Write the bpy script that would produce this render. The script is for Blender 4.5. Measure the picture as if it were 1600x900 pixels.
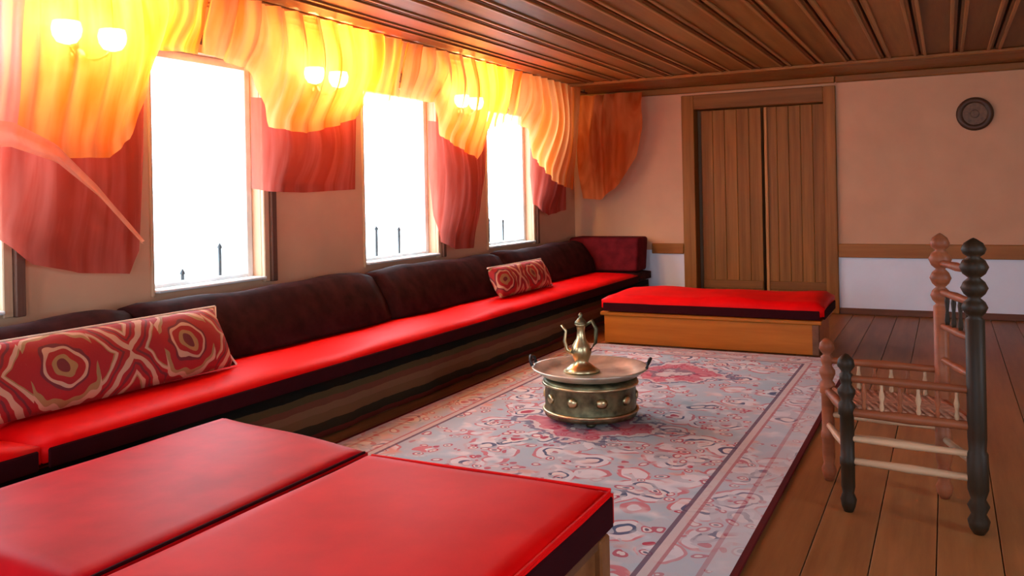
import bpy, bmesh, math, random
from mathutils import Vector, Matrix
random.seed(7)
scene = bpy.context.scene
C = scene.collection
for o in list(bpy.data.objects): bpy.data.objects.remove(o, do_unlink=True)

# ------------------------------------------------------------------ camera
YAW, ROLL, EYE, FPX, CY = .4677, .0201, 1.3, 1345.0, 304.0
fw = Vector((-math.sin(YAW), math.cos(YAW), 0)); rt = Vector((math.cos(YAW), math.sin(YAW), 0)); dn = fw.cross(rt)
r2 = math.cos(ROLL)*rt + math.sin(ROLL)*dn; d2 = -math.sin(ROLL)*rt + math.cos(ROLL)*dn
cam = bpy.data.cameras.new('camera'); co = bpy.data.objects.new('camera', cam); C.objects.link(co)
co.matrix_world = Matrix(((r2.x, -d2.x, -fw.x, 0), (r2.y, -d2.y, -fw.y, 0), (r2.z, -d2.z, -fw.z, EYE), (0, 0, 0, 1)))
cam.sensor_width = 36; cam.lens = FPX/1600*36; cam.shift_y = -(450-CY)/1600; cam.clip_start = .05
scene.camera = co

# ------------------------------------------------------------------ world, exposure
w = bpy.data.worlds.new('sky'); scene.world = w; w.use_nodes = True
bg = w.node_tree.nodes['Background']; bg.inputs[0].default_value = (.68, .85, 1, 1); bg.inputs[1].default_value = 10.5
scene.view_settings.view_transform = 'Standard'; scene.view_settings.look = 'None'
scene.view_settings.gamma = 1; scene.view_settings.use_curve_mapping = False
scene.view_settings.exposure = 0.30
LAMP_W = 26
LAMP_COL = (1, .56, .12)

def portal(loc, rot, sx, sy):
    l = bpy.data.lights.new('window_portal', 'AREA'); l.shape = 'RECTANGLE'; l.size = sx; l.size_y = sy
    l.cycles.is_portal = True
    o = bpy.data.objects.new('window_portal', l); C.objects.link(o); o.location = loc; o.rotation_euler = rot
WX = -3.95
WINS = [(1.45, 2.50), (3.37, 4.22), (5.32, 6.34), (7.28, 8.27)]
SILL, HEAD = .79, 2.18
for a, b in WINS: portal((WX-.16, (a+b)/2, (SILL+HEAD)/2), (0, -math.pi/2, 0), HEAD-SILL, b-a)
REAR_FILL = [(-2.9, -1.3), (.2, 1.6)]          # openings added in the unseen rear wall as daylight fill
for a, b in REAR_FILL: portal(((a+b)/2, -2.45, 1.55), (math.pi/2, 0, 0), b-a, 1.5)
SIDE_FILL = [(1.4, 2.8)]             # opening added in the unseen right wall to fill the room with light
for a, b in SIDE_FILL: portal((3.25, (a+b)/2, 1.5), (0, math.pi/2, 0), 1.4, b-a)

# ------------------------------------------------------------------ materials
def mat(name):
    m = bpy.data.materials.new(name); m.use_nodes = True
    nt = m.node_tree; return m, nt, nt.nodes['Principled BSDF']
def N(nt, t, **k):
    n = nt.nodes.new(t)
    for a, v in k.items():
        if a.startswith('i_'): n.inputs[int(a[2:])].default_value = v
        else: setattr(n, a, v)
    return n
def ramp(nt, fac, stops, interp='LINEAR'):
    r = N(nt, 'ShaderNodeValToRGB'); r.color_ramp.interpolation = interp
    e = r.color_ramp.elements
    while len(e) > 1: e.remove(e[0])
    e[0].position, e[0].color = stops[0][0], (*stops[0][1], 1)
    for p, c in stops[1:]:
        q = e.new(p); q.color = (*c, 1)
    nt.links.new(fac, r.inputs[0]); return r.outputs[0]
def math_(nt, op, a, b=None, c=None):
    n = N(nt, 'ShaderNodeMath', operation=op)
    for i, v in enumerate((a, b, c)):
        if v is None: continue
        if isinstance(v, (int, float)): n.inputs[i].default_value = v
        else: nt.links.new(v, n.inputs[i])
    return n.outputs[0]
def mix(nt, f, a, b):
    n = N(nt, 'ShaderNodeMix', data_type='RGBA')
    for i, v in ((0, f), (6, a), (7, b)):
        if isinstance(v, (int, float)): n.inputs[i].default_value = v
        elif isinstance(v, tuple): n.inputs[i].default_value = (*v, 1)
        else: nt.links.new(v, n.inputs[i])
    return n.outputs[2]
def coords(nt, scale=(1, 1, 1), obj=True):
    t = N(nt, 'ShaderNodeTexCoord'); mp = N(nt, 'ShaderNodeMapping'); mp.inputs[3].default_value = scale
    nt.links.new(t.outputs['Object' if obj else 'UV'], mp.inputs[0]); return mp.outputs[0]
def noise(nt, vec, s, d=3, rough=.5):
    n = N(nt, 'ShaderNodeTexNoise'); n.inputs['Scale'].default_value = s; n.inputs['Detail'].default_value = d
    n.inputs['Roughness'].default_value = rough; nt.links.new(vec, n.inputs['Vector']); return n.outputs[0]
def bump(nt, b, h, s, dist=.01):
    n = N(nt, 'ShaderNodeBump'); n.inputs['Strength'].default_value = s; n.inputs['Distance'].default_value = dist
    nt.links.new(h, n.inputs['Height']); nt.links.new(n.outputs[0], b.inputs['Normal'])

def wood(name, dark, light, axis='y', rough=.45, s=6, spread=.25):
    m, nt, b = mat(name)
    sc = {'x': (.35, s, s), 'y': (s, .35, s), 'z': (s, s, .35)}[axis]
    v = coords(nt, sc)
    oi = N(nt, 'ShaderNodeObjectInfo')
    off = N(nt, 'ShaderNodeVectorMath', operation='MULTIPLY_ADD'); off.inputs[1].default_value = (17, 17, 17)
    nt.links.new(oi.outputs['Random'], off.inputs[0]); nt.links.new(v, off.inputs[2])
    n = noise(nt, off.outputs[0], 2.2, 6, .65)
    c = ramp(nt, n, [(.3, dark), (.7, light)])
    hsv = N(nt, 'ShaderNodeHueSaturation'); nt.links.new(c, hsv.inputs['Color'])
    nt.links.new(math_(nt, 'MULTIPLY_ADD', oi.outputs['Random'], spread*2, 1-spread), hsv.inputs['Value'])
    nt.links.new(hsv.outputs[0], b.inputs['Base Color']); b.inputs['Roughness'].default_value = rough; b.inputs['Specular IOR Level'].default_value = .22
    bump(nt, b, n, .25, .004); return m
def plain(name, col, rough=.6, metal=0, spec=.5, var=.12, s=8, sheen=0):
    m, nt, b = mat(name)
    n = noise(nt, coords(nt), s, 4)
    c = ramp(nt, n, [(.3, tuple(x*(1-var) for x in col)), (.7, tuple(min(1, x*(1+var)) for x in col))])
    nt.links.new(c, b.inputs['Base Color']); b.inputs['Roughness'].default_value = rough
    b.inputs['Metallic'].default_value = metal; b.inputs['Specular IOR Level'].default_value = spec
    if sheen: b.inputs['Sheen Weight'].default_value = sheen; b.inputs['Sheen Roughness'].default_value = .4
    bump(nt, b, n, .15, .003); return m

M = {}
M['ceil'] = wood('ceiling_wood', (.21, .07, .013), (.33, .125, .027), 'y', .5)
M['batten'] = wood('batten_wood', (.28, .11, .028), (.40, .17, .05), 'y', .45)
M['ceil_back'] = plain('ceiling_gap', (.04, .016, .006), .8)
M['floor'] = wood('floor_wood', (.22, .08, .024), (.38, .155, .05), 'y', .42, 5, .18)
M['cup_x'] = wood('cupboard_wood_across', (.20, .07, .016), (.32, .125, .03), 'x')
M['bead'] = wood('door_bead_wood', (.45, .17, .05), (.58, .26, .09), 'z')
M['cup'] = wood('cupboard_wood', (.20, .068, .011), (.37, .14, .028), 'z', .45, 9, .12)
M['trim'] = wood('rail_wood', (.30, .10, .02), (.42, .16, .035), 'x', .4, 6, .05)
M['trim_dark'] = wood('dark_trim', (.10, .04, .025), (.17, .07, .04), 'x', .5)
M['casing'] = wood('casing_wood', (.10, .045, .03), (.20, .09, .06), 'z', .5)
M['casing_pale'] = wood('pale_casing_wood', (.45, .26, .15), (.62, .40, .25), 'z', .5, 6, .05)
M['platform'] = wood('platform_wood', (.38, .095, .006), (.56, .16, .014), 'x', .4, 5, .1)
M['near_wood'] = wood('near_bench_wood', (.15, .05, .016), (.26, .095, .03), 'x', .45, 5, .1)
M['bench_wood'] = wood('bench_wood', (.14, .05, .025), (.24, .09, .04), 'y', .5)
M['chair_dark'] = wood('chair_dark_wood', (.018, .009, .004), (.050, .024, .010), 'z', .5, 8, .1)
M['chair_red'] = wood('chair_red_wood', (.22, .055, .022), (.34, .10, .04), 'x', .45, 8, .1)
M['chair_pale'] = wood('chair_pale_wood', (.46, .26, .15), (.60, .36, .21), 'x', .4, 8, .1)
M['plaster'] = plain('plaster_lamp_tinted', (.66, .375, .23), .9, 0, .2, .05, 3)  # lamp warmth put into the wall colour
M['dado'] = plain('plaster_daylight_tinted', (.82, .86, .97), .8, 0, .3, .03, 3)  # bluish daylight put into the lower wall colour
M['outer'] = plain('outside_ground', (.85, .85, .83), .9)
M['red'] = plain('red_cotton', (.84, .002, .003), .55, 0, .10, .10, 5, 0)
M['red_deep'] = plain('shaded_red_side', (.035, .003, .005), .9, 0, .08)  # shade on the mattress sides put into the colour
M['dark_fab'] = plain('dark_maroon_fabric', (.030, .007, .007), .9, 0, .08, .45, 9)
M['brass'] = plain('aged_brass', (.62, .50, .28), .32, 1, .5, .25, 14)
M['brass_dark'] = plain('tarnished_brass', (.17, .155, .085), .48, .9, .5, .6, 18)
M['brass_pale'] = plain('brass_white_reflection', (.62, .58, .46), .42, .75, .5, .25, 10)  # white reflection on the tray put into its base colour
M['iron'] = plain('iron', (.05, .05, .055), .5, .8)
M['plate_dark'] = plain('wall_plate_dark', (.075, .028, .010), .5)
M['plate_mid'] = plain('wall_plate_face', (.15, .065, .022), .5, 0, .5, .4, 30)
M['rush'] = plain('woven_rush', (.45, .20, .12), .8, 0, .3, .3, 40)
M['fringe'] = plain('fringe', (.75, .68, .6), .9)
M['cream'] = plain('cream_piping', (.75, .55, .42), .8)
M['white'] = plain('white_paint', (.8, .8, .78), .5)

def kilim():
    m, nt, b = mat('striped_kilim')
    v = coords(nt); s = N(nt, 'ShaderNodeSeparateXYZ'); nt.links.new(v, s.inputs[0])
    zz = math_(nt, 'ADD', s.outputs[2], math_(nt, 'MULTIPLY', noise(nt, v, 6), .02))
    c = ramp(nt, zz, [(0, (.15, .022, .014)), (.05, (.035, .020, .010)), (.10, (.15, .065, .028)), (.15, (.18, .08, .04)), (.19, (.13, .04, .022)), (.225, (.07, .045, .018)), (.265, (.008, .006, .004))], 'CONSTANT')
    nt.links.new(c, b.inputs['Base Color']); b.inputs['Specular IOR Level'].default_value = .1
    b.inputs['Roughness'].default_value = .9; bump(nt, b, noise(nt, v, 60), .3, .003); return m
M['kilim'] = kilim()

def carpet():      # object origin at the carpet's centre; 2.26 m x 5.5 m
    m, nt, b = mat('carpet_wool'); v = coords(nt)
    s = N(nt, 'ShaderNodeSeparateXYZ'); nt.links.new(v, s.inputs[0])
    X, Y = s.outputs[0], s.outputs[1]
    ax, ay = math_(nt, 'ABSOLUTE', X), math_(nt, 'ABSOLUTE', Y)
    nz = N(nt, 'ShaderNodeTexNoise'); nz.inputs['Scale'].default_value = 5; nt.links.new(v, nz.inputs['Vector'])
    wv = N(nt, 'ShaderNodeVectorMath', operation='MULTIPLY_ADD'); wv.inputs[1].default_value = (.14, .14, 0)
    nt.links.new(nz.outputs[1], wv.inputs[0]); nt.links.new(v, wv.inputs[2])
    def vor(scale, feat='F1'):
        n = N(nt, 'ShaderNodeTexVoronoi', feature=feat); n.inputs['Scale'].default_value = scale
        nt.links.new(wv.outputs[0], n.inputs['Vector']); return n
    v1 = vor(4.6)
    base = ramp(nt, noise(nt, v, 3.2, 2), [(.36, (.40, .56, .64)), (.5, (.78, .80, .84)), (.66, (.72, .42, .38))])
    rings = ramp(nt, v1.outputs['Distance'], [(0, (.50, .03, .08)), (.16, (.85, .80, .78)), (.27, (.06, .09, .20)), (.34, (.80, .82, .86)), (.50, (.62, .20, .24)), (.56, (.46, .60, .68))], 'CONSTANT')
    f1 = mix(nt, ramp(nt, noise(nt, v, 7, 2), [(.36, (0, 0, 0)), (.50, (.9, .9, .9))]), base, rings)
    v2 = vor(15)
    small = ramp(nt, v2.outputs['Distance'], [(0, (.06, .06, .14)), (.16, (.85, .82, .80)), (.3, (.50, .04, .09)), (.42, (.55, .60, .66))], 'CONSTANT')
    f2 = mix(nt, ramp(nt, v2.outputs['Color'], [(.52, (0, 0, 0)), (.56, (.8, .8, .8))]), f1, small)
    # crimson medallions down the middle
    my = math_(nt, 'SUBTRACT', math_(nt, 'FRACT', math_(nt, 'ADD', math_(nt, 'DIVIDE', Y, 1.5), .62)), .5)
    md = math_(nt, 'ADD', math_(nt, 'MULTIPLY', math_(nt, 'ABSOLUTE', my), 1.5), math_(nt, 'MULTIPLY', ax, .85))
    md = math_(nt, 'ADD', md, math_(nt, 'MULTIPLY', math_(nt, 'SUBTRACT', noise(nt, v, 7, 3), .5), .5))
    mc = ramp(nt, md, [(0, (.72, .66, .66)), (.10, (.20, .04, .10)), (.17, (.60, .06, .12)), (.33, (.75, .66, .66)), (.38, (.10, .12, .24))], 'CONSTANT')
    mf = ramp(nt, md, [(.42, (.7, .7, .7)), (.43, (0, 0, 0))], 'CONSTANT')
    f3 = mix(nt, mf, f2, mc)
    # borders
    e = math_(nt, 'MAXIMUM', math_(nt, 'SUBTRACT', ax, 0), math_(nt, 'SUBTRACT', ay, 1.15))
    bc = ramp(nt, math_(nt, 'DIVIDE', e, 1.25), [(0.0000, (.5, .5, .5)), (0.6400, (.16, .10, .16)), (0.6560, (.66, .60, .60)), (0.6800, (.50, .22, .24)), (0.6920, (.60, .58, .64)), (0.8000, (.48, .16, .19)), (0.8160, (.62, .60, .62)), (0.8800, (.10, .006, .006))], 'CONSTANT')
    bm_ = ramp(nt, math_(nt, 'DIVIDE', e, 1.25), [(0.0000, (0, 0, 0)), (0.6400, (.9, .9, .9)), (0.6920, (.25, .25, .25)), (0.8000, (.55, .55, .55)), (.880, (1, 1, 1))], 'CONSTANT')
    f4 = mix(nt, bm_, f3, bc)
    nt.links.new(f4, b.inputs['Base Color']); b.inputs['Roughness'].default_value = .85
    b.inputs['Specular IOR Level'].default_value = .15
    bump(nt, b, noise(nt, v, 160, 2), .3, .004); return m
M['carpet'] = carpet()

def suzani(name, period, phase):
    m, nt, b = mat(name); v = coords(nt, obj=False)
    s = N(nt, 'ShaderNodeSeparateXYZ'); nt.links.new(v, s.inputs[0])
    nz = math_(nt, 'MULTIPLY', math_(nt, 'SUBTRACT', noise(nt, v, 9, 1), .5), .09)
    U, V = s.outputs[0], s.outputs[1]
    fu = math_(nt, 'SUBTRACT', math_(nt, 'FRACT', math_(nt, 'ADD', math_(nt, 'DIVIDE', U, period), phase)), .5)
    w_ = math_(nt, 'MULTIPLY', fu, period)
    d = math_(nt, 'SQRT', math_(nt, 'ADD', math_(nt, 'POWER', math_(nt, 'MULTIPLY', w_, .85), 2), math_(nt, 'POWER', V, 2)))
    d = math_(nt, 'ADD', d, nz)
    red, cr, dk, ol = (.34, .006, .007), (.56, .29, .18), (.16, .012, .016), (.34, .17, .06)
    c = ramp(nt, d, [(0, dk), (.022, ol), (.045, red), (.075, cr), (.092, dk), (.105, red), (.140, ol), (.155, cr), (.170, red), (.20, ol)], 'CONSTANT')
    # crossed zigzags between the medallions
    q = math_(nt, 'SUBTRACT', period/2, math_(nt, 'ABSOLUTE', w_))
    z = math_(nt, 'ABSOLUTE', math_(nt, 'SUBTRACT', math_(nt, 'ABSOLUTE', V), math_(nt, 'ADD', math_(nt, 'MULTIPLY', q, 1.2), nz)))
    zc = ramp(nt, z, [(0, cr), (.018, red), (.04, dk), (.055, red), (.08, cr), (.098, ol), (.108, red)], 'CONSTANT')
    zf = ramp(nt, math_(nt, 'ABSOLUTE', w_), [(0, (0, 0, 0)), (.155, (1, 1, 1))], 'CONSTANT')
    col = mix(nt, zf, c, zc)
    edge = ramp(nt, math_(nt, 'ABSOLUTE', V), [(0, (0, 0, 0)), (.185, (1, 1, 1))], 'CONSTANT')
    col = mix(nt, edge, col, (.62, .42, .30))
    nt.links.new(col, b.inputs['Base Color']); b.inputs['Roughness'].default_value = .75
    bump(nt, b, noise(nt, v, 120), .3, .002); return m
M['suzani'] = suzani('medallion_fabric', .665, -.252)
M['suzani2'] = suzani('medallion_fabric_far', .52, .3)

def sheer(name, ca, cb, tr, tl):
    m = bpy.data.materials.new(name); m.use_nodes = True; nt = m.node_tree; nt.nodes.clear()
    out = N(nt, 'ShaderNodeOutputMaterial')
    v = coords(nt, (1, 5, .6)); n = noise(nt, v, 2.0, 3)
    c = ramp(nt, n, [(.38, ca), (.62, cb)])
    df = N(nt, 'ShaderNodeBsdfDiffuse'); ts = N(nt, 'ShaderNodeBsdfTranslucent'); tp = N(nt, 'ShaderNodeBsdfTransparent')
    for x in (df, ts): nt.links.new(c, x.inputs[0])
    tc = mix(nt, .5, (1, 1, 1), c); nt.links.new(tc, tp.inputs[0])
    m1 = N(nt, 'ShaderNodeMixShader'); m1.inputs[0].default_value = tl
    nt.links.new(df.outputs[0], m1.inputs[1]); nt.links.new(ts.outputs[0], m1.inputs[2])
    m2 = N(nt, 'ShaderNodeMixShader'); m2.inputs[0].default_value = tr
    nt.links.new(m1.outputs[0], m2.inputs[1]); nt.links.new(tp.outputs[0], m2.inputs[2])
    nt.links.new(m2.outputs[0], out.inputs[0]); return m
M['sheer_orange'] = sheer('orange_sheer', (.95, .25, .035), (1, .46, .16), .20, .58)
M['sheer_pink'] = sheer('pink_sheer', (.50, .07, .045), (.70, .16, .12), .20, .45)
M['sheer_rose'] = sheer('rose_sheer', (1, .36, .34), (1, .55, .50), .2, .6)
M['sheer_rust'] = sheer('rust_sheer', (.62, .12, .025), (.90, .28, .09), .10, .45)

def glass():
    m = bpy.data.materials.new('window_glass'); m.use_nodes = True; nt = m.node_tree; nt.nodes.clear()
    out = N(nt, 'ShaderNodeOutputMaterial'); t = N(nt, 'ShaderNodeBsdfTransparent'); g = N(nt, 'ShaderNodeBsdfGlossy')
    g.inputs['Roughness'].default_value = .02
    t.inputs[0].default_value = (.97, .99, .98, 1)
    mx = N(nt, 'ShaderNodeMixShader'); mx.inputs[0].default_value = .05
    nt.links.new(t.outputs[0], mx.inputs[1]); nt.links.new(g.outputs[0], mx.inputs[2])
    nt.links.new(mx.outputs[0], out.inputs[0]); return m
M['glass'] = glass()
def emit(name, col, s):
    m, nt, b = mat(name); b.inputs['Base Color'].default_value = (*col, 1)
    b.inputs['Emission Color'].default_value = (*col, 1); b.inputs['Emission Strength'].default_value = s; return m
M['bulb'] = emit('lit_bulb', (1, .66, .22), 120)
M['shade'] = emit('lit_glass_shade', (1, .76, .38), 32)

# ------------------------------------------------------------------ geometry helpers
def box(bm, c, s, bev=0, rotz=0, seg=1):
    r = bmesh.ops.create_cube(bm, size=1); vs = r['verts']
    bmesh.ops.scale(bm, vec=s, verts=vs)
    if bev:
        es = list({e for v in vs for e in v.link_edges})
        rr = bmesh.ops.bevel(bm, geom=es, offset=bev, segments=seg, affect='EDGES', profile=.5)
        vs = list({v for f in rr['faces'] for v in f.verts} | {v for v in vs if v.is_valid})
        allv = set(vs); st = list(vs)
        while st:
            v = st.pop()
            for e in v.link_edges:
                o = e.other_vert(v)
                if o not in allv: allv.add(o); st.append(o)
        vs = list(allv)
    if rotz: bmesh.ops.rotate(bm, verts=vs, cent=(0, 0, 0), matrix=Matrix.Rotation(rotz, 3, 'Z'))
    bmesh.ops.translate(bm, vec=c, verts=vs); return vs
def bx(lo, hi, bev=0, seg=1):
    bm = bmesh.new(); box(bm, [(a+b)/2 for a, b in zip(lo, hi)], [b-a for a, b in zip(lo, hi)], bev, 0, seg); return bm
def lathe(bm, prof, org=(0, 0, 0), axis=Vector((0, 0, 1)), seg=20):
    q = Vector((0, 0, 1)).rotation_difference(Vector(axis).normalized()); rings = []
    for r, z in prof:
        if r < 1e-5: rings.append([bm.verts.new(Vector(org)+q @ Vector((0, 0, z)))]); continue
        rings.append([bm.verts.new(Vector(org)+q @ Vector((r*math.cos(2*math.pi*i/seg), r*math.sin(2*math.pi*i/seg), z))) for i in range(seg)])
    for a, b in zip(rings, rings[1:]):
        for i in range(seg):
            j = (i+1) % seg
            if len(a) == 1 and len(b) == 1: continue
            if len(a) == 1: bm.faces.new((a[0], b[j], b[i]))
            elif len(b) == 1: bm.faces.new((a[i], a[j], b[0]))
            else: bm.faces.new((a[i], a[j], b[j], b[i]))
    for rg, rev in ((rings[0], True), (rings[-1], False)):
        if len(rg) > 1: bm.faces.new(rg[::-1] if rev else rg)
def tube(bm, pts, r, seg=8):
    pts = [Vector(p) for p in pts]; rs = r if isinstance(r, (list, tuple)) else [r]*len(pts); rings = []
    for i, p in enumerate(pts):
        t = (pts[min(i+1, len(pts)-1)]-pts[max(i-1, 0)]).normalized()
        u = t.cross(Vector((0, 0, 1)) if abs(t.z) < .9 else Vector((1, 0, 0))).normalized(); v = t.cross(u)
        rings.append([bm.verts.new(p+rs[i]*(math.cos(2*math.pi*k/seg)*u+math.sin(2*math.pi*k/seg)*v)) for k in range(seg)])
    for a, b in zip(rings, rings[1:]):
        for k in range(seg): bm.faces.new((a[k], a[(k+1) % seg], b[(k+1) % seg], b[k]))
    bm.faces.new(rings[0]); bm.faces.new(rings[-1][::-1])
def obj(name, bm, m, parent=None, smooth=False, loc=None, world=True):
    """link bm as one mesh object; loc = origin (geometry is given in world space)"""
    me = bpy.data.meshes.new(name); bmesh.ops.recalc_face_normals(bm, faces=bm.faces)
    if loc is None and parent is not None: loc = parent_org(parent)
    if loc is not None: bmesh.ops.translate(bm, vec=-Vector(loc), verts=bm.verts)
    bm.to_mesh(me); bm.free(); me.materials.append(m)
    if smooth:
        for p in me.polygons: p.use_smooth = True
    o = bpy.data.objects.new(name, me); C.objects.link(o)
    if parent is not None: o.parent = parent; o.location = Vector(loc)-parent_org(parent)
    elif loc is not None: o.location = loc
    o['org'] = list(loc) if loc is not None else [0., 0., 0.]
    return o
def parent_org(p): return Vector(p['org'])
def tag(o, label, cat, group=None, kind=None):
    o['label'] = label
    if cat: o['category'] = cat
    if group: o['group'] = group
    if kind: o['kind'] = kind
    return o
def thing(name, label, cat, loc, group=None):
    o = bpy.data.objects.new(name, None); C.objects.link(o); o.location = loc; o['org'] = list(loc)
    o.empty_display_size = .1
    return tag(o, label, cat, group)
def struct(name, bm, m, parent=None, **k):
    o = obj(name, bm, m, parent, **k)
    if parent is None: o['kind'] = 'structure'
    return o
def sm_angle(o, a=40):
    for p in o.data.polygons: p.use_smooth = True
    try: o.data.set_sharp_from_angle(angle=math.radians(a))
    except Exception: pass
    return o

def cushion(lo, hi, nx=14, ny=14, puff=.02, rnd=.03, seed=0, warp=.004, uv=False):
    """soft cushion: rounded slab with a puffed top, gentle waviness"""
    rnd_ = random.Random(seed); ph = [rnd_.uniform(0, 6) for _ in range(6)]
    bm = bmesh.new(); lx, ly, lz = (hi[i]-lo[i] for i in range(3)); cx, cy, cz = ((hi[i]+lo[i])/2 for i in range(3))
    r = bmesh.ops.create_grid(bm, x_segments=nx, y_segments=ny, size=.5)
    ext = bmesh.ops.extrude_face_region(bm, geom=bm.faces[:])
    top = [g for g in ext['geom'] if isinstance(g, bmesh.types.BMVert)]; tops = set(top)
    for v in bm.verts:
        u, t = v.co.x*2, v.co.y*2; up = 1 if v in tops else -1
        edge = min(1-abs(u), 1-abs(t))
        x, y = u*lx/2, t*ly/2
        ex = max(0, 1-(lx/2-abs(x))/rnd); ey = max(0, 1-(ly/2-abs(y))/rnd)
        e = min(1, math.hypot(ex, ey)); hz = lz/2
        dz = hz-rnd*(1-math.sqrt(max(0, 1-e*e)))*.8
        dome = puff*(1-abs(u)**3)*(1-abs(t)**3)
        wv = warp*(math.sin(x*9+ph[0])+math.sin(y*8+ph[1])+math.sin((x+y)*5+ph[2]))*(1 if up > 0 else 0)
        z = cz+up*dz+(dome+wv if up > 0 else 0)
        sx = warp*1.2*math.sin(y*6+ph[3]) if abs(u) > .99 else 0; sy = warp*1.2*math.sin(x*6+ph[4]) if abs(t) > .99 else 0
        v.co = (cx+x+sx, cy+y+sy, z)
    return bm
def mapgrid(nu, nv, fn, close_back=None):
    bm = bmesh.new(); g = [[bm.verts.new(fn(i/nu, j/nv)) for j in range(nv+1)] for i in range(nu+1)]
    for i in range(nu):
        for j in range(nv): bm.faces.new((g[i][j], g[i+1][j], g[i+1][j+1], g[i][j+1]))
    return bm

# ------------------------------------------------------------------ structure
FY, CZ = 9.466, 2.46
XR, YB = 3.0, -2.2
# floor with boards
floor = struct('floor', bx((WX-.3, YB-.2, -.12), (XR+.2, FY+.4, -.03)), M['ceil_back'])
n = 0; x = WX; pitch = .205
while x < XR-.01:
    x1 = min(x+pitch, XR)
    if x1-x > .03:
        bm = bx((x+.002, YB, -.03), (x1-.002, FY+.02, 0), .002); obj('floorboard', bm, M['floor'], floor)
    x = x1
# ceiling
ceil = struct('ceiling', bx((WX-.3, YB-.2, CZ+.03), (XR+.2, FY+.4, CZ+.15)), M['ceil_back'])
x = -3.885-.0; pb = .285
obj('ceiling_board', bx((WX, YB, CZ+.004), (-3.895, 8.45, CZ+.03)), M['ceil'], ceil)
while x < XR:
    x1 = min(x+pb-.018, XR)
    obj('ceiling_board', bx((x, YB, CZ+.002), (x1, 8.45, CZ+.03), .003), M['ceil'], ceil)
    if x+pb < XR:
        obj('ceiling_batten', bx((x+.02, YB, CZ-.010), (x+.045, 8.45, CZ+.004), .004), M['batten'], ceil)
        obj('ceiling_batten', bx((x+pb-.062, YB, CZ-.010), (x+pb-.037, 8.45, CZ+.004), .004), M['batten'], ceil)
    x += pb
for y0, y1 in ((8.46, 8.78), (8.79, 9.12), (9.13, FY)):
    obj('cross_board', bx((WX, y0, CZ-.002), (XR, y1, CZ+.03), .003), M['cup_x'], ceil)
obj('cross_batten', bx((WX+.1, 8.42, CZ-.03), (XR, 8.47, CZ), .005), M['cup_x'], ceil)
# far wall, lamp and daylight tints put into its colours, cupboard recess between
CX0, CX1, CH = -2.63, -1.01, 2.36
def wall_far(x0, x1, nm):
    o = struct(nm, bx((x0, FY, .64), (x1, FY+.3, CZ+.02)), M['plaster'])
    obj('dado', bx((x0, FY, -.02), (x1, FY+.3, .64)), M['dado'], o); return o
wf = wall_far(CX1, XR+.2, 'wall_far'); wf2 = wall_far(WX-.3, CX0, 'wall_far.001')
struct('wall_far.002', bx((CX0, FY, CH), (CX1, FY+.3, CZ+.02)), M['plaster'])
struct('wall_far.003', bx((CX0-.3, FY+.3, -.02), (CX1+.3, FY+.7, CZ)), M['plaster'])
struct('trim_1', bx((CX1+.004, FY-.035, .585), (XR, FY-.001, .725), .006), M['trim'])
struct('trim_2', bx((-3.0, FY-.035, .60), (CX0-.004, FY-.001, .715), .006), M['trim'])
struct('trim_3', bx((CX1+.004, FY-.06, CZ-.075), (XR, FY-.001, CZ-.004), .01), M['cup_x'])
struct('trim_4', bx((WX+.002, FY-.06, CZ-.075), (CX1, FY-.001, CZ-.004), .01), M['cup_x'])
struct('baseboard_far', bx((CX1+.004, FY-.02, .001), (XR, FY-.001, .065), .004), M['trim_dark'])
struct('baseboard_far.001', bx((-3.0, FY-.02, .001), (CX0-.004, FY-.001, .065), .004), M['trim_dark'])
# window wall as piers, apron and lintel
WO = WX-.14
wl = struct('wall_left', bx((WO, YB-.2, -.02), (WX, FY+.3, SILL)), M['plaster'])
obj('lintel', bx((WO, YB-.2, HEAD), (WX, FY+.3, CZ+.02)), M['plaster'], wl)
ys = [YB-.2]+[v for w_ in WINS for v in w_]+[FY+.3]
for a, b in zip(ys[0::2], ys[1::2]): obj('pier', bx((WO, a, SILL), (WX, b, HEAD)), M['plaster'], wl)
def wall_with_holes(nm, axis, pos, thick, lo, hi, holes, z0, z1):
    def B(a, b, c, d):
        return bx((a, pos, c), (b, pos+thick, d)) if axis == 'x' else bx((pos, a, c), (pos+thick, b, d))
    o = struct(nm, B(lo, hi, -.02, z0), M['plaster']); obj('lintel', B(lo, hi, z1, CZ+.02), M['plaster'], o)
    e = [lo]+[v for h in holes for v in h]+[hi]
    for a, b in zip(e[0::2], e[1::2]): obj('pier', B(a, b, z0, z1), M['plaster'], o)
wall_with_holes('wall_rear', 'x', YB-.25, .25, WX-.3, XR+.2, REAR_FILL, .8, 2.3)
wall_with_holes('wall_right', 'y', XR, .25, YB-.2, FY+.3, SIDE_FILL, .8, 2.2)
g = struct('ground_outside', bx((-60, -40, -2.2), (60, 60, -2.0)), M['outer'])

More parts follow.
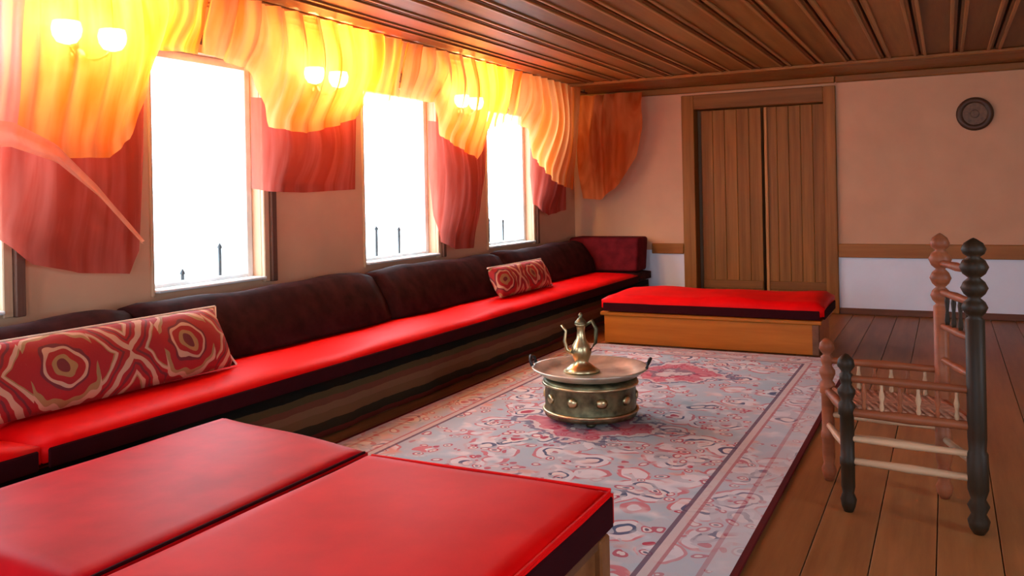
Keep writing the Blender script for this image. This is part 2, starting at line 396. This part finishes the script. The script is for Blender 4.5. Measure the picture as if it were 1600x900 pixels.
# windows of the long wall
for k, (a, b) in enumerate(WINS):
    wn = struct('window_%d' % k, bx((WO+.02, a, SILL), (WO+.07, a+.05, HEAD), .004), M['white'])
    wn.name = 'window_%d' % (k+1)
    obj('window_frame', bx((WO+.02, b-.05, SILL), (WO+.07, b, HEAD), .004), M['white'], wn)
    obj('window_frame', bx((WO+.02, a+.05, HEAD-.05), (WO+.07, b-.05, HEAD), .004), M['white'], wn)
    obj('window_frame', bx((WO+.02, a+.05, SILL), (WO+.07, b-.05, SILL+.04), .004), M['white'], wn)
    obj('glass_pane', bx((WO+.042, a+.05, SILL+.04), (WO+.046, b-.05, HEAD-.05)), M['glass'], wn)
    obj('window_sill', bx((WX-.06, a+.002, SILL), (WX+.05, b-.002, SILL+.018), .005), M['white'], wn)
    # dark wooden casings on the room side, left and right
    obj('window_casing', bx((WX-.001, a-.02, SILL-.02), (WX+.02, a, HEAD+.05), .005), M['casing_pale'], wn)
    obj('window_casing', bx((WX-.001, b, SILL-.02), (WX+.03, b+.05, HEAD+.05), .005), M['casing_pale'], wn)
    obj('window_casing', bx((WX-.001, b+.05, SILL-.02), (WX+.05, b+.10, HEAD+.05), .005), M['casing'], wn)
    obj('window_casing', bx((WX-.001, a-.03, HEAD+.05), (WX+.035, b+.10, HEAD+.12), .005), M['casing'], wn)
    for q, (f, h) in enumerate(((.50, .12), (.86, .26)) if k == 1 else ((.48, .30), (.80, .28))):
        bm = bmesh.new(); yy = a+(b-a)*f
        lathe(bm, [(.011, 0), (.011, h-.04), (.018, h-.035), (.012, h-.02), (0, h)], (WO-.10, yy, SILL-.02), seg=8)
        obj('iron_bar', bm, M['iron'], wn)
    bm = bmesh.new(); box(bm, (WO-.10, (a+b)/2, SILL-.03), (.03, b-a-.02, .02)); obj('iron_rail', bm, M['iron'], wn)

# ------------------------------------------------------------------ cupboard in the far wall
cp = thing('built_in_cupboard', 'tall brown plank cupboard with two doors set in the far wall', 'cupboard', (-1.82, FY, 0))
cp['org'] = [-1.82, FY, 0]
F0 = FY-.035; DY = FY+.10
obj('side_stile', bx((CX0+.001, F0, 0), (CX0+.14, DY+.05, 2.36), .006), M['cup'], cp)
obj('side_stile', bx((CX1-.12, F0, 0), (CX1-.001, DY+.05, 2.36), .006), M['cup'], cp)
obj('top_rail', bx((CX0+.14, F0, 2.20), (CX1-.12, DY+.05, 2.36), .006), M['cup_x'], cp)
obj('bottom_rail', bx((CX0+.14, F0, 0), (CX1-.12, DY+.05, .12), .006), M['cup_x'], cp)
obj('back_panel', bx((CX0+.14, FY+.27, 0), (CX1-.12, FY+.29, 2.36)), M['cup'], cp)
mid = -1.765
for d0, d1 in ((CX0+.185, mid-.022), (mid+.022, CX1-.125)):
    dr = obj('door', bx((d0, DY+.018, .13), (d1, DY+.034, 2.19)), M['trim_dark'], cp)
    npk = 5; wd = (d1-d0)/npk
    for i in range(npk):
        obj('door_plank', bx((d0+i*wd+.0012, DY-.004-.002*(i % 2), .13), (d0+(i+1)*wd-.0012, DY+.018, 2.19), .004), M['cup'], dr)
    for z in (.22,):
        obj('door_batten', bx((d0+.005, DY-.018, z), (d1-.005, DY-.007, z+.09), .004), M['cup_x'], dr)
    if d0 > mid: obj('door_bead', bx((d0-.010, DY-.026, .13), (d0+.022, DY-.008, 2.19), .005), M['bead'], dr)

# ------------------------------------------------------------------ wall plate
wp = thing('wall_plate', 'round dark brown wooden plate hung high on the right of the far wall', 'wall decoration', (.255, FY, 1.99))
bm = bmesh.new(); lathe(bm, [(0, 0), (.158, 0), (.162, .015), (.15, .035), (.12, .04), (.105, .022), (.10, .012)], (.255, FY-.001, 1.99), (0, -1, 0), 36)
obj('rim', bm, M['plate_dark'], wp, smooth=True)
bm = bmesh.new(); lathe(bm, [(0, .023), (.11, .023), (.112, .012), (0, .012)], (.255, FY-.001, 1.99), (0, -1, 0), 32); fc = obj('face', bm, M['plate_mid'], wp)
bm = bmesh.new(); lathe(bm, [(0, .032), (.035, .030), (.04, .022), (0, .022)], (.255, FY-.001, 1.99), (0, -1, 0), 24); obj('boss', bm, M['plate_mid'], wp)

# ------------------------------------------------------------------ long window bench
B0, B1 = -3.03, -3.90
wb = thing('window_bench', 'long low bench running under the windows, its front hung with striped brown kilim', 'bench', (-3.45, 4.5, 0))
obj('frame', bx((B1, .6, 0), (B0-.03, 9.40, .31), .005), M['bench_wood'], wb)
def skirt(u, v):
    y = .6+8.80*u; z = .012+.298*v
    return (B0-.012+.008*math.sin(y*7)*(1-v)+.004*math.sin(y*23)*(1-v), y, z)
sk = mapgrid(240, 6, skirt); o = obj('kilim_cover', sk, M['kilim'], wb, smooth=True, loc=(B0, 4.5, 0))
s = o.modifiers.new('thick', 'SOLIDIFY'); s.thickness = .006
for i, (y0, y1, lab) in enumerate(((.65, 2.045, 'red seat mattress at the near end of the long window bench'), (2.055, 8.93, 'long red seat mattress filling the rest of the window bench'))):
    bm = cushion((-3.80, y0, .315), (-3.0, y1, .425), 14, 10 if i == 0 else 60, .006, .03, i, .003)
    o = obj('seat_mattress', bm, M['red'], smooth=True, loc=(-3.4, (y0+y1)/2, .315)); tag(o, lab, 'cushion', 'red mattresses on the window bench')
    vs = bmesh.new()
    box(vs, (-2.996, (y0+y1)/2, .355), (.012, y1-y0-.03, .075), .005)  # dark strip stands for the shaded mattress front
    obj('shaded_side', vs, M['red_deep'], o, loc=None)
# leaning back cushions
def backrest(y0, y1, seed, zt=.77):
    r = random.Random(seed); p1, p2 = r.uniform(0, 6), r.uniform(0, 6)
    sec = []      # closed section in x,z
    base = [(-3.47, .44), (-3.455, .47), (-3.50, .58), (-3.56, .68), (-3.62, zt-.02), (-3.68, zt), (-3.75, zt-.004), (-3.80, zt-.03), (-3.80, .60), (-3.78, .44)]
    ny = max(12, int((y1-y0)*9)); bm = bmesh.new(); rings = []
    for i in range(ny+1):
        t = i/ny; y = y0+(y1-y0)*t; e = min(t, 1-t)*(y1-y0); k = min(1, .90+.10*math.sqrt(min(1, e/.06)))
        ring = []
        for j, (x, z) in enumerate(base):
            cx, cz = -3.66, .60
            wz = .008*math.sin(y*4.1+p1)*(1 if z > .6 else 0)+.005*math.sin(y*11+p2)*(1 if z > .6 else 0)
            wx = .012*math.sin(y*5+p2+z*6)*(1 if .47 < z < .76 and x > -3.7 else 0)
            zz = cz+(z-cz)*(k if z > cz else 1)
            ring.append(bm.verts.new((cx+(x-cx)*k+wx, y, zz+wz)))
        rings.append(ring)
    m_ = len(base)
    for a, b in zip(rings, rings[1:]):
        for j in range(m_): bm.faces.new((a[j], a[(j+1) % m_], b[(j+1) % m_], b[j]))
    bm.faces.new(rings[0]); bm.faces.new(rings[-1][::-1]); return bm
BR = [(.7, 2.96, 'dark maroon back cushion behind the near medallion pillow'), (2.98, 4.98, 'dark maroon back cushion below the first bright window'),
      (5.0, 6.9, 'dark maroon back cushion below the second bright window'), (6.92, 8.9, 'dark maroon back cushion behind the small far pillow')]
for i, (y0, y1, lab) in enumerate(BR):
    o = obj('back_cushion', backrest(y0, y1, i+3, .775), M['dark_fab'], smooth=True, loc=(-3.6, (y0+y1)/2, .44))
    tag(o, lab, 'cushion', 'dark back cushions on the window bench')
bm = bx((-3.84, 8.95, .43), (-3.02, 9.30, .80), .03, 3)
for v in bm.verts:
    if v.co.z > .6: v.co.y += .10*(v.co.z-.6)/.17*.6
o = sm_angle(obj('end_cushion', bm, plain('dark_red_fabric', (.12, .008, .012), .9, 0, .08, .35, 9), loc=(-3.4, 9.1, .43))); tag(o, 'dark red end cushion standing against the far wall at the bench end', 'cushion')
o2 = obj('seat_mattress', cushion((-3.80, 8.94, .315), (-3.0, 9.38, .425), 10, 6, .0, .02, 9, .002), M['dark_fab'], smooth=True, loc=(-3.4, 9.1, .315))
tag(o2, 'short dark mattress at the far bench end under the end cushion', 'cushion')

# patterned pillows leaning on the back cushions
def pillow(L_, H_, T_, mt, piping, y0, xb, zb, lean, lab, nm='patterned_pillow', yaw=0):
    bm = bmesh.new(); uvl = bm.loops.layers.uv.new('UVMap'); nu, nv = 36, 12; sides = []
    for sd in (1, -1):
        g = []
        for i in range(nu+1):
            row = []
            for j in range(nv+1):
                u, v = i/nu*2-1, j/nv*2-1
                k = (max(0, 1-abs(u)**5)*max(0, 1-abs(v)**2.6))**.55
                th = T_/2*k*sd+.004*math.sin(u*17+v*3)*k
                pinch = 1-.05*(1-abs(v)**2) if abs(u) > .99 else 1
                row.append((u*L_/2*(1-.035*abs(v)**3*abs(u)**8*0)*pinch, v*H_/2*(1-.03*(1-abs(u)**4)*0), th, u*L_/2, v*H_/2))
            g.append(row)
        sides.append(g)
    def world(p):
        yy, h, t = p[0], p[1], p[2]
        # lean: local up tilts towards -x
        x = xb-(h+H_/2)*math.sin(lean)+t*math.cos(lean); z = zb+(h+H_/2)*math.cos(lean)+t*math.sin(lean)
        return Vector((x+yaw*yy, y0+L_/2+yy, z))
    for g in sides:
        vv = [[bm.verts.new(world(p)) for p in row] for row in g]
        for i in range(nu):
            for j in range(nv):
                f = bm.faces.new((vv[i][j], vv[i+1][j], vv[i+1][j+1], vv[i][j+1]))
                for lp, (a, b) in zip(f.loops, ((i, j), (i+1, j), (i+1, j+1), (i, j+1))): lp[uvl].uv = (g[a][b][3], g[a][b][4])
    bmesh.ops.remove_doubles(bm, verts=bm.verts, dist=.0006)
    org = (xb, y0+L_/2, zb)
    t = obj(nm, bm, mt, smooth=True, loc=org); tag(t, lab, 'pillow')
    pts = []
    for u in [i/20*2-1 for i in range(21)]: pts.append(world((u*L_/2, H_/2, 0)))
    for v in (1, .5, 0, -.5, -1): pts.append(world((L_/2*(.96 if abs(v) < .9 else 1), v*H_/2, 0)))
    b2 = bmesh.new(); tube(b2, pts, .007, 6); obj('piping', b2, piping, t, smooth=True)
    return t
pillow(1.62, .33, .16, M['suzani'], M['cream'], 1.72, -3.31, .445, .46, 'long cream and red medallion pillow at the near end of the window bench')
pillow(1.05, .27, .15, M['suzani2'], M['cream'], 6.30, -3.31, .445, .44, 'small red and pale patterned pillow far along the window bench')

# ------------------------------------------------------------------ near bench (two red mattresses)
nb = thing('near_bench', 'low wooden platform bench in the foreground under two red mattresses', 'bench', (-1.75, 1.8, 0))
obj('platform_top', bx((-2.60, 1.20, .30), (-.885, 2.30, .33), .005), M['bench_wood'], nb)
obj('front_panel', bx((-2.58, 2.26, 0), (-.905, 2.29, .30), .004), M['near_wood'], nb)
obj('end_panel', bx((-.925, 1.20, 0), (-.895, 2.26, .30), .004), M['near_wood'], nb)
obj('end_panel', bx((-2.59, 1.20, 0), (-2.56, 2.26, .30), .004), M['near_wood'], nb)
obj('back_panel', bx((-2.56, 1.21, 0), (-.925, 1.24, .30), .004), M['near_wood'], nb)
obj('corner_post', bx((-.93, 2.24, 0), (-.875, 2.31, .328), .006), M['near_wood'], nb)
for x0, x1, y1, lab, sd, rz in ((-2.575, -1.765, 2.42, 'left red mattress in the foreground, faded and faintly creased', 21, -.06), (-1.745, -.875, 2.345, 'right bright red mattress in the foreground with shade-darkened side', 22, 0)):
    bm = cushion((x0, 1.28 if sd == 21 else 1.22, .332), (x1, y1, .45), 26, 30, .004, .018, sd, .0022)
    for v in bm.verts:      # slightly skewed far edge of the left mattress
        if sd == 21:
            t = (v.co.y-1.28)/(y1-1.28); u = (v.co.x-x0)/(x1-x0)
            v.co.y += t*(.115*(1-u)-.045*u)
            v.co.x += .02*t*0
    loc = ((x0+x1)/2, 1.8, .332)
    mt = M['red'] if sd == 22 else plain('faded_red_cotton', (.62, .004, .010), .55, 0, .13, .14, 7, 0)
    o = tag(obj('red_mattress', bm, mt, smooth=True, loc=loc), lab, 'mattress', 'red mattresses on the near bench')
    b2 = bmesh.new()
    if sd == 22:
        box(b2, (x1+.001, (1.22+y1)/2, .385), (.010, y1-1.26, .088), .004)  # shaded side faces laid on as dark strips
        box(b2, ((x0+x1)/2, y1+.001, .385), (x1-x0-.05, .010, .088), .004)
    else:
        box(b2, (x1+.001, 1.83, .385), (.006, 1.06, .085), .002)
    obj('shaded_side', b2, M['red_deep'], o)
    b3 = bmesh.new()
    if sd == 22: tube(b3, [(x0+.02, y1-.004, .440), (x1-.008, y1-.004, .440), (x1-.004, y1-.03, .440), (x1-.004, 1.24, .440)], .006, 6)
    else: tube(b3, [(x1-.004, 2.36, .440), (x1-.004, 1.30, .440)], .005, 6)
    obj('piping', b3, M['red'] if sd == 22 else M['red_deep'], o)

# ------------------------------------------------------------------ far low divan before the cupboard
fb = thing('low_platform', 'low orange brown wooden platform in front of the cupboard', 'bench', (-1.75, 7.3, 0))
obj('platform_top', bx((-2.68, 6.94, .25), (-.875, 7.70, .28), .005), M['platform'], fb)
obj('front_panel', bx((-2.65, 6.96, .013), (-.905, 6.985, .25), .004), M['platform'], fb)
obj('end_panel', bx((-.93, 6.985, .013), (-.905, 7.68, .25), .004), M['platform'], fb)
obj('end_panel', bx((-2.65, 6.985, .013), (-2.625, 7.68, .25), .004), M['platform'], fb)
obj('corner_post', bx((-.945, 6.95, .013), (-.895, 7.0, .25), .004), M['bench_wood'], fb)
bm = cushion((-2.67, 6.93, .281), (-.86, 7.70, .425), 30, 14, .012, .045, 31, .006)
o = tag(obj('red_mattress', bm, M['red'], smooth=True, loc=(-1.75, 7.3, .281)), 'plump red mattress on the low platform before the cupboard', 'mattress')
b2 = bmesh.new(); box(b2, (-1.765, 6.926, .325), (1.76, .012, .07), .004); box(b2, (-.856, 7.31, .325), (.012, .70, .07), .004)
obj('shaded_side', b2, M['red_deep'], o)

# ------------------------------------------------------------------ carpet
CXc, CYc = -1.775, 4.645
bm = bmesh.new(); box(bm, (CXc, CYc, .0065), (2.26, 4.55, .011), .003)
cr = tag(obj('carpet', bm, M['carpet'], loc=(CXc, CYc, 0)), 'large faded Persian style carpet in pale blue, grey and crimson on the floorboards', 'carpet')
bm = bmesh.new(); rr = random.Random(5)
for ysd, sg in ((2.343, -1),):
    for i in range(150):
        x0 = CXc-1.12+i*.015; box(bm, (x0, ysd, .004), (.007, .05, .005))
fr = obj('fringe', bm, M['fringe'], cr); fr['kind'] = 'stuff'

# ------------------------------------------------------------------ brazier with ewer
bxc, byc = -1.845, 4.60
mg = thing('brazier', 'round brass brazier with a wide rim standing on the carpet', 'brazier', (bxc, byc, .012))
bm = bmesh.new(); lathe(bm, [(0, .022), (.235, .022), (.262, .03), (.268, .05), (.258, .065), (.262, .12), (.258, .19), (.268, .205), (.27, .225), (.25, .235), (0, .235)], (bxc, byc, .012), seg=40)
body = obj('body', bm, M['brass_dark'], mg, smooth=True)
for zb in (.06, .21):
    b2 = bmesh.new(); pts = [(bxc+.268*math.cos(a*math.pi/18), byc+.268*math.sin(a*math.pi/18), .012+zb) for a in range(37)]; tube(b2, pts, .009, 6); obj('rib', b2, M['brass'], body, smooth=True)
for k in range(10):        # pierced openings as raised oval bosses
    a = k*math.pi/5+.3; d = Vector((math.cos(a), math.sin(a), 0)); b2 = bmesh.new()
    lathe(b2, [(0, .012), (.02, .010), (.036, 0), (0, -.004)], Vector((bxc, byc, .15))+d*.26, d, 12); 
    for v in b2.verts: v.co.z = .15+(v.co.z-.15)*.8
    obj('boss', b2, M['brass'], body, smooth=True)
for k in range(3):
    a = k*2*math.pi/3+.9; b2 = bmesh.new(); lathe(b2, [(0, 0), (.022, 0), (.028, .01), (.02, .026), (0, .026)], (bxc+.2*math.cos(a), byc+.2*math.sin(a), .012), seg=12); obj('foot', b2, M['brass_dark'], mg, smooth=True)
bm = bmesh.new(); lathe(bm, [(0, .238), (.20, .238), (.27, .250), (.325, .285), (.335, .295), (.322, .296), (.265, .268), (.20, .256), (0, .254)], (bxc, byc, .012), seg=44)
rim = obj('rim_tray', bm, M['brass_pale'], mg, smooth=True)
for a in (.25, .25+math.pi):      # ring handles at the ends of the rim
    c = Vector((bxc+.335*math.cos(a), byc+.335*math.sin(a), .312)); t = Vector((-math.sin(a), math.cos(a), 0)); u = Vector((math.cos(a), math.sin(a), 0))
    b2 = bmesh.new(); tube(b2, [c-t*.06-u*.01, c-t*.055+Vector((0, 0, .03)), c+u*.01+Vector((0, 0, .045)), c+t*.055+Vector((0, 0, .03)), c+t*.06-u*.01], .010, 8)
    obj('handle', b2, M['iron'], rim, smooth=True)
lx, ly = bxc-.06, byc+.02
ew = thing('brass_ewer', 'slender pale brass ewer with a curved spout standing on the brazier', 'ewer', (lx, ly, .268))
bm = bmesh.new(); lathe(bm, [(0, 0), (.10, 0), (.105, .008), (.075, .03), (.040, .055), (.05, .085), (.062, .115), (.05, .155), (.028, .19), (.022, .235), (.026, .265), (.036, .275), (0, .275)], (lx, ly, .268), seg=24)
obj('body', bm, M['brass'], ew, smooth=True)
bm = bmesh.new(); lathe(bm, [(.036, 0), (.034, .012), (.018, .03), (.008, .04), (.014, .052), (.008, .062), (0, .068)], (lx, ly, .543), seg=16); obj('lid', bm, M['brass_dark'], ew, smooth=True)
bm = bmesh.new(); tube(bm, [(lx-.045, ly, .37), (lx-.085, ly-.005, .39), (lx-.10, ly-.01, .44), (lx-.09, ly-.01, .50), (lx-.115, ly-.015, .535)], [.018, .014, .011, .009, .011], 8); obj('spout', bm, M['brass'], ew, smooth=True)
bm = bmesh.new(); tube(bm, [(lx+.026, ly, .535), (lx+.07, ly, .565), (lx+.095, ly, .52), (lx+.09, ly, .44), (lx+.052, ly, .39)], [.008, .012, .012, .010, .008], 8); obj('handle', bm, M['brass_dark'], ew, smooth=True)

# ------------------------------------------------------------------ turned chair (faces the carpet)
A = Vector((-.375, 3.69, 0)); Bk = Vector((.085, 3.64, 0)); Wd = Vector((-.115, .36, 0))
ch = thing('turned_chair', 'small low turned wooden armchair with tall knobbed back posts at the carpet edge', 'chair', (-.2, 3.85, 0))
def post(name, p, h, mt, prof, s=1.0):
    bm = bmesh.new(); lathe(bm, [(r*s, z) for r, z in prof], p, seg=16); return obj(name, bm, mt, ch, smooth=True)
front = [(0, 0), (.018, 0), (.026, .02), (.032, .05), (.022, .075), (.027, .10), (.027, .185), (.031, .19), (.031, .215), (.027, .22), (.027, .385), (.033, .39), (.033, .43), (.022, .445), (.034, .475), (.034, .49), (.02, .51), (.026, .53), (.026, .55), (.016, .56), (.034, .585), (.030, .61), (.012, .63), (0, .635)]
back = [(0, 0), (.018, 0), (.030, .02), (.036, .05), (.024, .075), (.036, .105), (.024, .13), (.034, .165), (.034, .30), (.028, .31), (.031, .36), (.031, .80), (.02, .81), (.034, .825), (.042, .845), (.034, .865), (.019, .88), (.034, .895), (.044, .917), (.034, .94), (.019, .955), (.036, .97), (.047, .995), (.036, 1.02), (.019, 1.033), (.034, 1.045), (.040, 1.062), (.030, 1.085), (.010, 1.10), (0, 1.105)]
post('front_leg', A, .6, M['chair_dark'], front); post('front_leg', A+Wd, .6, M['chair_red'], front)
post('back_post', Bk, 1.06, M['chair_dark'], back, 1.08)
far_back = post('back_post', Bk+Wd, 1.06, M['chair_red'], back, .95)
far_back['label'] = 'paler reddish back post'
def rail(name, p, q, z, r, mt, dz=0):
    bm = bmesh.new(); p = Vector(p)+Vector((0, 0, z)); q = Vector(q)+Vector((0, 0, z+dz)); d = q-p; L_ = d.length
    prof = [(r*.7, 0), (r, .03), (r*1.05, L_*.3), (r*1.25, L_*.5), (r*1.05, L_*.7), (r, L_-.03), (r*.7, L_)]
    lathe(bm, prof, p, d, 12); return obj(name, bm, mt, ch, smooth=True)
for off in (Vector(), Wd):
    near = off.length < .01
    rail('arm_rail', A+off, Bk+off, .535, .015, M['chair_red'])
    rail('seat_rail', A+off, Bk+off, .40, .018, M['chair_red'])
    rail('stretcher', A+off, Bk+off, .295, .013, M['chair_pale']); rail('stretcher', A+off, Bk+off, .205, .014, M['chair_pale'])
    for k in range(1, 7):
        p = A+off+(Bk-A)*(k/7); bm = bmesh.new()
        lathe(bm, [(.006, .41), (.009, .43), (.006, .45), (.011, .475), (.006, .50), (.007, .53)], p, seg=10); obj('spindle', bm, M['chair_red'] if k % 2 else M['chair_pale'], ch, smooth=True)
rail('seat_rail', A, A+Wd, .40, .018, M['chair_red']); rail('stretcher', A, A+Wd, .25, .013, M['chair_pale'])
rail('seat_rail', Bk, Bk+Wd, .40, .018, M['chair_red']); rail('stretcher', Bk, Bk+Wd, .25, .013, M['chair_pale'])
for z in (.58, .72, .86, .98): rail('back_rail', Bk, Bk+Wd, z, .014, M['chair_red'])
for k in range(1, 5):
    p = Bk+Wd*(k/5); bm = bmesh.new(); lathe(bm, [(.006, .72), (.010, .75), (.006, .79), (.010, .83), (.006, .86)], p, seg=10); obj('spindle', bm, M['chair_dark'], ch, smooth=True)
# woven seat
st = obj('woven_seat', mapgrid(1, 1, lambda u, v: tuple(A+(Bk-A)*(.03+.94*u)+Wd*(.03+.94*v)+Vector((0, 0, .405)))), M['rush'], ch, loc=tuple(A))
so = st.modifiers.new('thick', 'SOLIDIFY'); so.thickness = .014
for k in range(14):
    t0 = (k+.5)/14; bm = bmesh.new(); p = A+(Bk-A)*(.02+.96*t0); tube(bm, [p+Vector((0, 0, .411)), p+Wd*.5+Vector((0, 0, .406)), p+Wd+Vector((0, 0, .411))], .014, 6); obj('rush_strand', bm, M['rush'], st, smooth=True)

# ------------------------------------------------------------------ curtains
def interp(pts, y):
    if y <= pts[0][0]: return pts[0][1]
    for (a, b), (c, d) in zip(pts, pts[1:]):
        if y <= c: return b+(d-b)*(y-a)/(c-a) if c > a else d
    return pts[-1][1]
def drape(name, pts, mt, lab, grp, xtop, xbot, ztop=2.448, fold=.028, freq=34, seed=0, swag=0, z_top=None, nv=26):
    r = random.Random(seed); ph = [r.uniform(0, 6.28) for _ in range(6)]
    y0, y1 = pts[0][0], pts[-1][0]; nu = int((y1-y0)*70)
    def fn(u, v):
        y = y0+(y1-y0)*u; zb = interp(pts, y); zt = ztop if z_top is None else interp(z_top, y)
        z = zt+(zb-zt)*v
        g = 1-.55*v
        f = fold*g*(math.sin(freq*y+ph[0]+1.5*math.sin(3*y+ph[1]))+.5*math.sin(freq*2.3*y+ph[2]))
        f += swag*v*math.sin(v*9+3*math.cos((y-(y0+y1)/2)*2.2)+ph[3])
        belly = .10*math.sin(math.pi*min(1, v*1.1))*math.sin(math.pi*u)
        x = xtop+(xbot-xtop)*v**.8+f+belly
        yy = y+.35*fold*math.cos(freq*y+ph[4])*v
        return (x, yy, z)
    o = obj(name, mapgrid(nu, nv, fn), mt, smooth=True, loc=(xtop, (y0+y1)/2, ztop))
    return tag(o, lab, 'curtain', grp)
G1, G2 = 'orange sheer swags along the window wall', 'pink sheer under panels along the window wall'
XT, XB = -3.55, -3.66
drape('curtain_swag', [(.4, 1.62), (1.2, 2.05), (2.0, 1.95), (2.16, 1.66), (2.40, 1.58)], M['sheer_rose'], 'pink sheer swag at the very left edge of the picture', G1, XT+.02, XB+.02, seed=11, swag=.012)
drape('curtain_swag', [(2.38, 1.60), (2.50, 1.54), (2.6, 1.51), (2.87, 1.52), (3.0, 1.62), (3.08, 1.82), (3.15, 2.09), (3.47, 2.11)], M['sheer_orange'], 'orange sheer swag left of the first bright window, lamp glowing behind it', G1, XT, XB, seed=1, swag=.012)
drape('curtain_swag', [(3.48, 2.12), (3.86, 2.06), (3.94, 1.90), (4.01, 1.74), (4.34, 1.72), (4.66, 1.79), (4.91, 1.87), (4.99, 1.98), (5.37, 2.02)], M['sheer_orange'], 'orange sheer swag between the first and second bright windows', G1, XT, XB, seed=2, swag=.006)
drape('curtain_swag', [(5.385, 2.03), (5.89, 2.05), (5.98, 1.79), (6.29, 1.70), (6.62, 1.61), (6.77, 1.88), (7.17, 1.98)], M['sheer_orange'], 'orange sheer swag between the second and third bright windows', G1, XT, XB, seed=3, swag=.006)
drape('curtain_swag', [(7.17, 1.99), (7.6, 1.95), (7.74, 1.66), (8.27, 1.42), (8.75, 1.34)], M['sheer_orange'], 'orange and pink sheer swag past the third bright window', G1, XT, XB, seed=4, swag=.008)
drape('sheer_curtain', [(1.94, 1.402), (2.267, 1.249), (2.43, 1.157), (2.614, 1.014), (2.849, 0.953), (3.145, 0.922), (3.216, 1.045), (3.257, 1.555)], M['sheer_pink'], 'rose red sheer panel hanging below the left swag', G2, -3.84, -3.86, 1.94, .018, 19, 5)
drape('sheer_curtain', [(4.064, 1.371), (4.196, 1.351), (4.533, 1.341), (5.105, 1.361)], M['sheer_pink'], 'rose red sheer panel below the swag between the first two bright windows', G2, -3.84, -3.86, 1.94, .018, 19, 6)
drape('sheer_curtain', [(6.106, 1.504), (6.157, 1.147), (6.289, 0.912), (6.504, 0.83), (6.851, 0.82), (6.994, 1.198), (7.076, 1.504)], M['sheer_pink'], 'narrow rose red sheer panel just before the third bright window', G2, -3.84, -3.86, 1.93, .018, 23, 7)
drape('sheer_curtain', [(8.066, 1.504), (8.137, 1.198), (8.495, 1.065), (8.985, 1.116)], M['sheer_pink'], 'dark rose sheer panel in the corner past the third bright window', G2, -3.84, -3.86, 1.93, .018, 23, 8)
# diagonal scarf across the left panel
def scarf(u, v):
    y = 1.9+1.2*u; z0 = interp([(1.9, 1.60), (2.33, 1.60), (2.56, 1.53), (2.8, 1.36), (3.1, 1.10)], y)
    return (-3.50-.20*u+.012*math.sin(v*9+y*5), y, z0+.11*(v-.5)*(1.3-u))
o = tag(obj('curtain_scarf', mapgrid(50, 6, scarf), sheer('peach_sheer', (1, .42, .24), (1, .52, .34), .30, .5), smooth=True, loc=(-3.6, 2.5, 1.4)), 'peach cloth edge slanting across the left sheer panel', 'curtain')
# bunch turning the corner on the far wall
def corner(u, v):
    x = -3.72+.72*u; zb = interp([(-3.72, 1.24), (-3.5, 1.22), (-3.27, 1.40), (-3.08, 1.70), (-3.0, 2.0)], x)
    z = 2.41+(zb-2.41)*v
    y = 9.16+.035*math.sin(x*34+2*math.sin(x*9))*(1-.4*v)+.02*math.sin(v*8+x*12)-.12*math.sin(math.pi*v)*(1-u)
    return (x, y, z)
tag(obj('curtain_swag', mapgrid(60, 24, corner), M['sheer_rust'], smooth=True, loc=(-3.4, 9.16, 2.41)), 'rust brown sheer swag bunched in the far corner of the room', 'curtain', G1)
# ceiling rods
rd = thing('curtain_rod', 'slim wooden rod carrying the swags along the window wall', 'curtain rod', (XT, 4.5, 2.45))
bm = bmesh.new(); tube(bm, [(XT-.07, .3, 2.43), (XT-.07, 9.1, 2.43)], .012, 8); obj('rod', bm, M['casing'], rd)
for y in (.8, 3.0, 5.2, 7.4, 9.0): obj('bracket', bx((XT-.082, y-.01, 2.43), (XT-.058, y+.01, CZ+.004)), M['casing'], rd)

# wall lamps on the piers, behind the swags
for i, (y, lab) in enumerate(((1.02, 'lit wall lamp on the nearest pier outside the picture'), (2.93, 'lit wall lamp behind the leftmost orange swag'), (4.79, 'lit wall lamp on the pier between the first two bright windows'), (6.80, 'lit wall lamp on the pier before the third bright window'))):
    if i == 0: continue
    z = 2.13; lm = thing('wall_lamp', lab, 'lamp', (WX, y, z), 'lamps on the window wall')
    bm = bmesh.new(); lathe(bm, [(0, 0), (.05, 0), (.055, .01), (.03, .02), (0, .022)], (WX+.001, y, z-.08), (1, 0, 0), 20); obj('backplate', bm, M['brass'], lm, smooth=True)
    for sd in (-1, 1):
        bm = bmesh.new(); tube(bm, [(WX+.02, y, z-.08), (WX+.07, y+sd*.05, z-.10), (WX+.09, y+sd*.10, z-.07), (WX+.09, y+sd*.12, z-.03)], .007, 6); obj('arm', bm, M['brass'], lm, smooth=True)
        bm = bmesh.new(); lathe(bm, [(.016, -.045), (.045, -.035), (.064, -.005), (.070, .03), (.062, .065), (.058, .065), (.064, .03), (.058, 0), (.04, -.03), (.016, -.04)], (WX+.10, y+sd*.13, z), seg=20); sh = obj('lamp_shade', bm, M['shade'], lm, smooth=True)
        bm = bmesh.new(); lathe(bm, [(0, -.01), (.012, -.005), (.018, .015), (.012, .035), (0, .042)], (WX+.09, y+sd*.12, z), seg=12); obj('bulb', bm, M['bulb'], sh, smooth=True)
        l = bpy.data.lights.new('lamp_light', 'POINT'); l.energy = LAMP_W; l.color = LAMP_COL; l.shadow_soft_size = .03
        lo = bpy.data.objects.new('lamp_light', l); C.objects.link(lo); lo.parent = lm; lo.location = (.13, sd*.13, .10)

for o in bpy.data.objects:
    if 'org' in o: del o['org']
